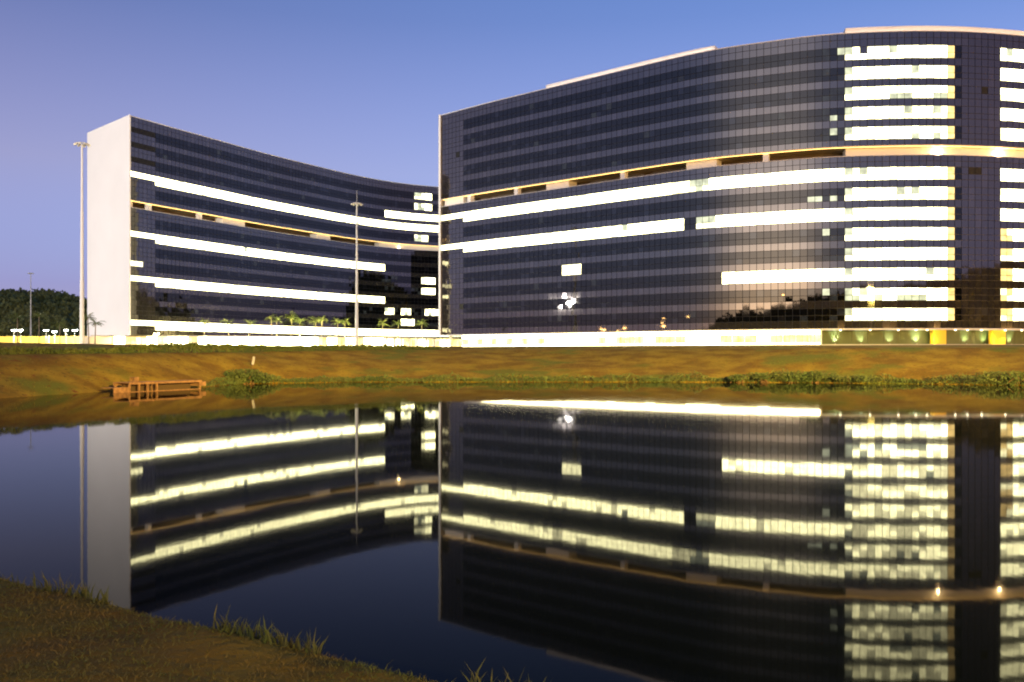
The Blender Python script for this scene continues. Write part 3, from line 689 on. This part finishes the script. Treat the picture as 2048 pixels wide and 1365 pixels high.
pl = [(283,3.0,'over the left end of the lit podium, first from the white wall'),(309,3.2,'over the left end of the lit podium, second from the white wall'),(323,2.6,'beside the first wide lit window row, third from the white wall'),(405,3.4,'with a thin crown near the left third of the podium roof'),(456,3.2,'short and sparse, left of the leaning palm pair'),(500,3.0,'left of the small dark shrub on the podium roof'),(546,5.2,'tallest slim one on the podium roof'),(556,4.0,'just right of the tallest slim palm'),(588,4.8,'with the widest crown on the podium roof'),(602,3.6,'right beside the widest palm'),(636,3.9,'left one of a close pair mid podium'),(648,4.4,'right one of a close pair mid podium'),(681,3.8,'left of the mast, farther from it'),(694,4.1,'left of the mast, nearer to it'),(770,3.7,'right of the mast above the podium corner'),(806,3.5,'above the dark podium openings'),(852,3.9,'last one before the white edge of the nearer block')]
for i, (px, hh, lab) in enumerate(pl):
    palm('podium roof palm '+lab, deck(px, 2.0+1.5*random.random()), random.uniform(0, 6), hh, 2.3+.6*random.random(), 15, 100+i, 'palms on the podium roof')
for i, (px, D, zt, lab) in enumerate(((35,255,13.4,'palm tree left of the small distant mast'),(78,258,13.9,'palm tree right of the small distant mast'),(120,250,11.3,'palm tree with a drooping crown near the car park lamps'),(178,205,11.5,'palm tree at the left edge of the white end wall'),(190,196,10.0,'small palm tree in front of the white end wall'))):
    x, y = at(px, D); palm(lab, (x, y, h1(x, y)), random.uniform(0, 6), zt-h1(x, y), 3.2 if i < 3 else 2.2, 15, 300+i, 'palms on the ground by the car park')
for px in (290, 345, 410, 470, 520, 560, 600, 645, 690, 745, 790, 835):
    x, y, z = deck(px, .9); MB().tube([(0,0,0),(0,0,.18)], .09, 8).build('added_deck_lamp', M['galv'], lb, (x, y, z)); lamp('added_deck_light', 'POINT', (x, y-.1, z+.55), 4500, (1.0,.88,.36), .1)  # added lights that brighten the palms and wash the glass olive
# hedge along the crest of the bank
hp = [(-40,86,3.35,4.05),(0,86,3.3,4.05),(60,90,3.3,4.0),(150,95,3.4,3.95),(230,100,3.5,4.05),(300,107,3.6,4.5),(360,111,3.65,4.72),(430,117,3.7,4.65),(500,124,3.75,4.62),(560,128,3.8,4.5),(640,134,3.9,4.65),(720,140,4.0,4.8),(790,145,4.1,4.75),(845,148,4.15,4.6),(880,149,4.2,4.45)]
hd = thing('hedge', 'long low clipped hedge along the top of the grassy bank, left half', 'hedge')
HP = []
pa = np.array([(*at(a, b), c, d) for a, b, c, d in hp]); sl = np.r_[0, np.cumsum(np.hypot(*np.diff(pa[:, :2], axis=0).T))]
for _ in range(26000):
    u = rng.random()*sl[-1]; x = np.interp(u, sl, pa[:, 0]); y = np.interp(u, sl, pa[:, 1]); z0 = np.interp(u, sl, pa[:, 2]); z1 = np.interp(u, sl, pa[:, 3])
    z1 += .10*math.sin(u*1.9)+.08*math.sin(u*4.7+1)+.05*math.sin(u*11.0)
    v = 1-rng.random()**2.2; HP.append((x+rng.normal()*.15, y+(rng.random()-.5)*2.0*(1-.35*v), z0-.1+(z1-z0+.1)*v))
V, F = leaf_cloud(HP, .13+.12*rng.random(len(HP)), 0, .6); obj('foliage', tri_mesh('foliage', V, F, [M['hedge']]), hd, kind='stuff')
ST = MB()
for u in np.arange(.5, sl[-1], 1.3):
    x, y, z0, z1 = (np.interp(u, sl, pa[:, k]) for k in range(4)); ST.tube([(x, y, z0-.4), (x+random.uniform(-.2,.2), y, z1-.3)], .03, 4)
ST.build('stems', M['stem'], hd, kind='stuff')
# bushes at the water's edge
def bush(label, x, y, rx, ry, hgt, n, seed, leaf=.2):
    z0 = max(h1(x, y), 0)-.1; t = thing('bush', label, 'bush', (x, y, z0), 0, 'bushes at the far waterline'); r_ = np.random.default_rng(seed); P = []
    lob = [(r_.normal()*rx*.42, r_.normal()*ry*.4, hgt*(.32+.3*r_.random()), .38+.25*r_.random()) for _ in range(11)]
    for _ in range(n):
        cx, cy_, cz, s_ = lob[int(r_.integers(len(lob)))]; d = r_.normal(size=3); d /= np.linalg.norm(d); q = s_*(.6+.4*r_.random())
        P.append((cx+d[0]*rx*q, cy_+d[1]*ry*q, max(.25, cz+d[2]*hgt*.5*q)))
    V, F = leaf_cloud(P, leaf*(.6+.8*r_.random(n)), 0, .55); obj('foliage', tri_mesh('foliage', V, F, [M['reed']]), t, kind='stuff')
    st = MB()
    for k in range(9):
        a = 2*math.pi*k/9; st.tube([(r_.normal()*.6, r_.normal()*.2, 0), (math.cos(a)*rx*.3, math.sin(a)*ry*.3, hgt*.4), (math.cos(a)*rx*.55, math.sin(a)*ry*.5, hgt*.72)], [.05,.035,.015], 5)
    st.build('stems', M['stem'], t, kind='stuff')
def shore(px, D): return at(px, D)
for i, (px, D, rx, hh, lab) in enumerate(((490,105.6,3.0,2.3,'round dark bush at the waterline right of the wooden dock'),(1478,110.8,2.2,1.3,'low bush at the left end of the tall clump by the far waterline'),(1528,110.6,2.4,1.7,'bush in the tall clump by the far waterline, second from its left'),(1585,110.4,2.6,2.15,'tallest bush of the clump by the far waterline'),(1640,109.8,2.4,1.75,'bush right of the tallest one by the far waterline'),(1700,108.6,2.2,1.25,'low bush at the right end of the tall clump by the far waterline'),(1990,102.5,2.3,1.7,'bush at the far waterline near the right edge of the picture'),(2040,101.2,2.6,1.8,'bush at the far waterline cut by the right edge of the picture'))):
    x, y = shore(px, D); bush(lab, x, y, rx, 1.6, hh, 3600 if i == 0 else 1700, 50+i, .26 if i == 0 else .2)
# fringe of reeds along the far waterline
LP = np.array(LAKE[5:16]); ls = np.r_[0, np.cumsum(np.hypot(*np.diff(LP, axis=0).T))]
P, S = [], []
for _ in range(30000):
    u = rng.random()*ls[-1]; x = np.interp(u, ls, LP[:, 0]); y = np.interp(u, ls, LP[:, 1]); px = 1024+FPX*x/y
    dens = np.interp(px, [200, 400, 430, 470, 2300], [.03, .06, .5, 1, 1]);
    if rng.random() > dens: continue
    o_ = abs(rng.normal())*.8-.2; top = (.55+.35*math.sin(u*.31)**2+.25*math.sin(u*.83+1)+.12*math.sin(u*2.3))*(.75 if px < 900 else .95)
    P.append((x, y+o_, max(0, o_*.13)+.05+rng.random()*max(.25, top))); S.append(.16+.16*rng.random())
V, F = leaf_cloud(P, S, .0, .35, .8); o = obj('shore_reeds', tri_mesh('shore_reeds', V, F, [M['reed']]), kind='stuff'); tag(o, 'green fringe of reeds and weeds along the far waterline', 'reeds')
# tufts on the far bank and terrace lawn
M['tuft'] = mat('dry_tuft', (.19,.12,.018), .95, noise=(.10, (.11,.11,.015), .48, .66, 5))
P, S = [], []
N = 60000; X = rng.uniform(-62, 85, N); Y = rng.uniform(74, 152, N)
dw, inw, _ = poly_dist(X, Y, LAKE); dc, inc, _ = poly_dist(X, Y, CREST); ok = inc & ~inw & (dw > .4); X, Y = X[ok], Y[ok]; Z = height(X, Y)
V, F = leaf_cloud(np.stack([X, Y, Z+.02], -1), .07+.10*rng.random(len(X)), .0, .3, 1.0); o = obj('bank_grass', tri_mesh('bank_grass', V, F, [M['tuft']]), kind='stuff'); tag(o, 'dry brown grass tufts on the far bank', 'grass')
# grass on the near bank
M['blade'] = mat('near_grass', (.110,.074,.020), .9, noise=(1.3, (.070,.078,.014), .42, .62, 5))
M['weed'] = mat('near_weed', (.040,.055,.012), .85, noise=(2.2, (.06,.06,.018), .4, .6))
def blades(X, Y, H0, W, bend):
    n = len(X); Z = height(X, Y)-.01; az = rng.random(n)*2*math.pi; c, s_ = np.cos(az), np.sin(az); ba = rng.random(n)*2*math.pi; bx, by = np.cos(ba)*H0*bend, np.sin(ba)*H0*bend
    A = np.stack([X-c*W, Y-s_*W, Z], -1); B = np.stack([X+c*W, Y+s_*W, Z], -1)
    C = np.stack([X+c*W*.7+bx*.35, Y+s_*W*.7+by*.35, Z+H0*.6], -1); D = np.stack([X-c*W*.7+bx*.35, Y-s_*W*.7+by*.35, Z+H0*.6], -1); T = np.stack([X+bx, Y+by, Z+H0], -1)
    V = np.stack([A, B, C, D, T], 1).reshape(-1, 3); i = np.arange(n)[:, None]*5
    F = np.concatenate([i+np.array([[0,1,2]]), i+np.array([[0,2,3]]), i+np.array([[3,2,4]])]); return V, F
N = 300000; X = rng.uniform(-9, 4, N); Y = rng.uniform(2.6, 14, N)
dw, inw, _ = poly_dist(X, Y, LAKE); dc, inc, _ = poly_dist(X, Y, CREST)
ok = (~inc | (dc < .15)) & (X/Y > -.72); X, Y = X[ok], Y[ok]
pat = np.sin(X*1.9+np.sin(Y*2.3))*np.sin(Y*1.7+X*.6); keep = rng.random(len(X)) < np.clip(.75+.5*pat, .18, 1); X, Y = X[keep], Y[keep]
V, F = blades(X, Y, (.012+.034*rng.random(len(X))**2)*np.where(rng.random(len(X)) < .05, 1.7, 1.0), .0028+.003*rng.random(len(X)), 1.1)
o = obj('grass', tri_mesh('grass', V, F, [M['blade']]), kind='stuff'); tag(o, 'short dry grass on the near bank at the bottom left', 'grass')
N = 90000; X = rng.uniform(-9, 4, N); Y = rng.uniform(5, 14, N)
dw, inw, _ = poly_dist(X, Y, LAKE); dc, inc, _ = poly_dist(X, Y, CREST)
pat = np.sin(X*2.9+1.0)*np.sin(Y*2.3+X*1.1); ok = inc & ((~inw & (dw < 1.3)) | (inw & (dw < .1))) & (pat > .12); X, Y = X[ok], Y[ok]
V, F = blades(X, Y, .04+.17*rng.random(len(X))**1.8, .006+.005*rng.random(len(X)), .5)
o = obj('water_weeds', tri_mesh('water_weeds', V, F, [M['weed']]), kind='stuff'); tag(o, 'taller weeds on the dark slope by the near waterline', 'weeds')

# ------------------------------------------------------------------ wooden dock and the marker post
M['wood'] = mat('dock_wood', (.22,.105,.05), .8, noise=(3.0, (.13,.06,.03), .35, .65))
M['dock_shade'] = mat('dock_opening_shade', (.05,.025,.012), .9)
p0 = np.array(at(258, 83.0)); p1 = np.array(at(402, 91.0)); dl = p1-p0; LD = float(np.hypot(*dl)); rz = math.atan2(dl[1], dl[0])
dk = thing('dock', 'small wooden dock with posts on the far left waterline', 'dock', (p0[0], p0[1], 0), rz)
for k in range(int(LD/.3)): MB().box(k*.3, k*.3+.27, 0, 1.9, .82, .89).build('deck_plank', M['wood'], dk)
MB().box(-.05, LD+.05, -.07, -.005, .70, .90).build('side_beam', M['wood'], dk)
MB().box(-.05, LD+.05, 1.905, 1.97, .60, .90).build('side_beam', M['wood'], dk)
for x in (.05, 1.15, 2.15, 3.25, LD-.15):
    MB().box(x-.07, x+.07, -.06, .10, -.8, .695).build('post', M['wood'], dk); MB().box(x-.10, x+.10, 1.7, 1.9, -.8, .595).build('post', M['wood'], dk)
MB().box(.2, LD-.2, 1.2, 1.3, -.5, .58).build('shade_board', M['dock_shade'], dk)  # near-black sheet standing in for the shade inside the dock's opening
MB().box(0, LD, -.065, -.01, -.12, .06).build('float_beam', M['wood'], dk)
for k in range(6): MB().box(-1.75+k*.28, -1.75+k*.28+.25, -.05, 1.5, .40, .47).build('step_plank', M['wood'], dk)
MB().box(-1.78, -.12, -.12, -.055, -.25, .48).build('step_front', M['wood'], dk)
MB().box(LD+.06, LD+1.0, .3, 1.6, .30, .72).build('end_block', M['wood'], dk)
for x, lx in ((1.95, .05), (2.75, -.12)): MB().tube([(x,-.12,-.6),(x+lx*2,-.1,.4),(x,-.08,1.0)], .035, 6).build('mooring_pole', M['wood'], dk)
bx = thing('crate', 'small wooden crate standing on the dock', 'crate', (p0[0]+math.cos(rz)*1.5-math.sin(rz)*1.0, p0[1]+math.sin(rz)*1.5+math.cos(rz)*1.0, .892), rz)
MB().box(-.28, .28, -.25, .25, 0, .10).build('base', M['wood'], bx)
for k in range(3): MB().box(-.30, .30, -.27, -.25, .11+k*.10, .19+k*.10).build('slat', M['wood'], bx)
for k in range(3): MB().box(-.30, .30, .25, .27, .11+k*.10, .19+k*.10).build('slat', M['wood'], bx)
MB().box(-.32, .32, -.29, .29, .41, .45).build('lid', M['wood'], bx)
sx_, sy_ = at(504, 112); sz_ = h1(sx_, sy_)
sg = thing('marker_sign', 'small leaning marker board on the bank above the round bush', 'sign', (sx_, sy_, sz_-.2), .2); sg.rotation_euler = (0, R(10), .2)
MB().tube([(0,0,0),(0,0,1.3)], .05, 8).build('post', M['wood'], sg)
MB().box(-.15, .15, -.06, -.02, .45, 1.45).build('board', mat('board_lilac', (.22,.19,.22), .6), sg)

# ------------------------------------------------------------------ put each big thing's origin at its own base
for root, p in ((rb, (*CR.p(CR.L/2), G0)), (lb, (*CL.p(CL.L/2), PZ0)), (hd, (*at(450, 119), 3.7)), (wall, (-232, 352, 4.85))):
    root.location = p
    for ch in root.children: ch.location = ch.location-Vector(p)
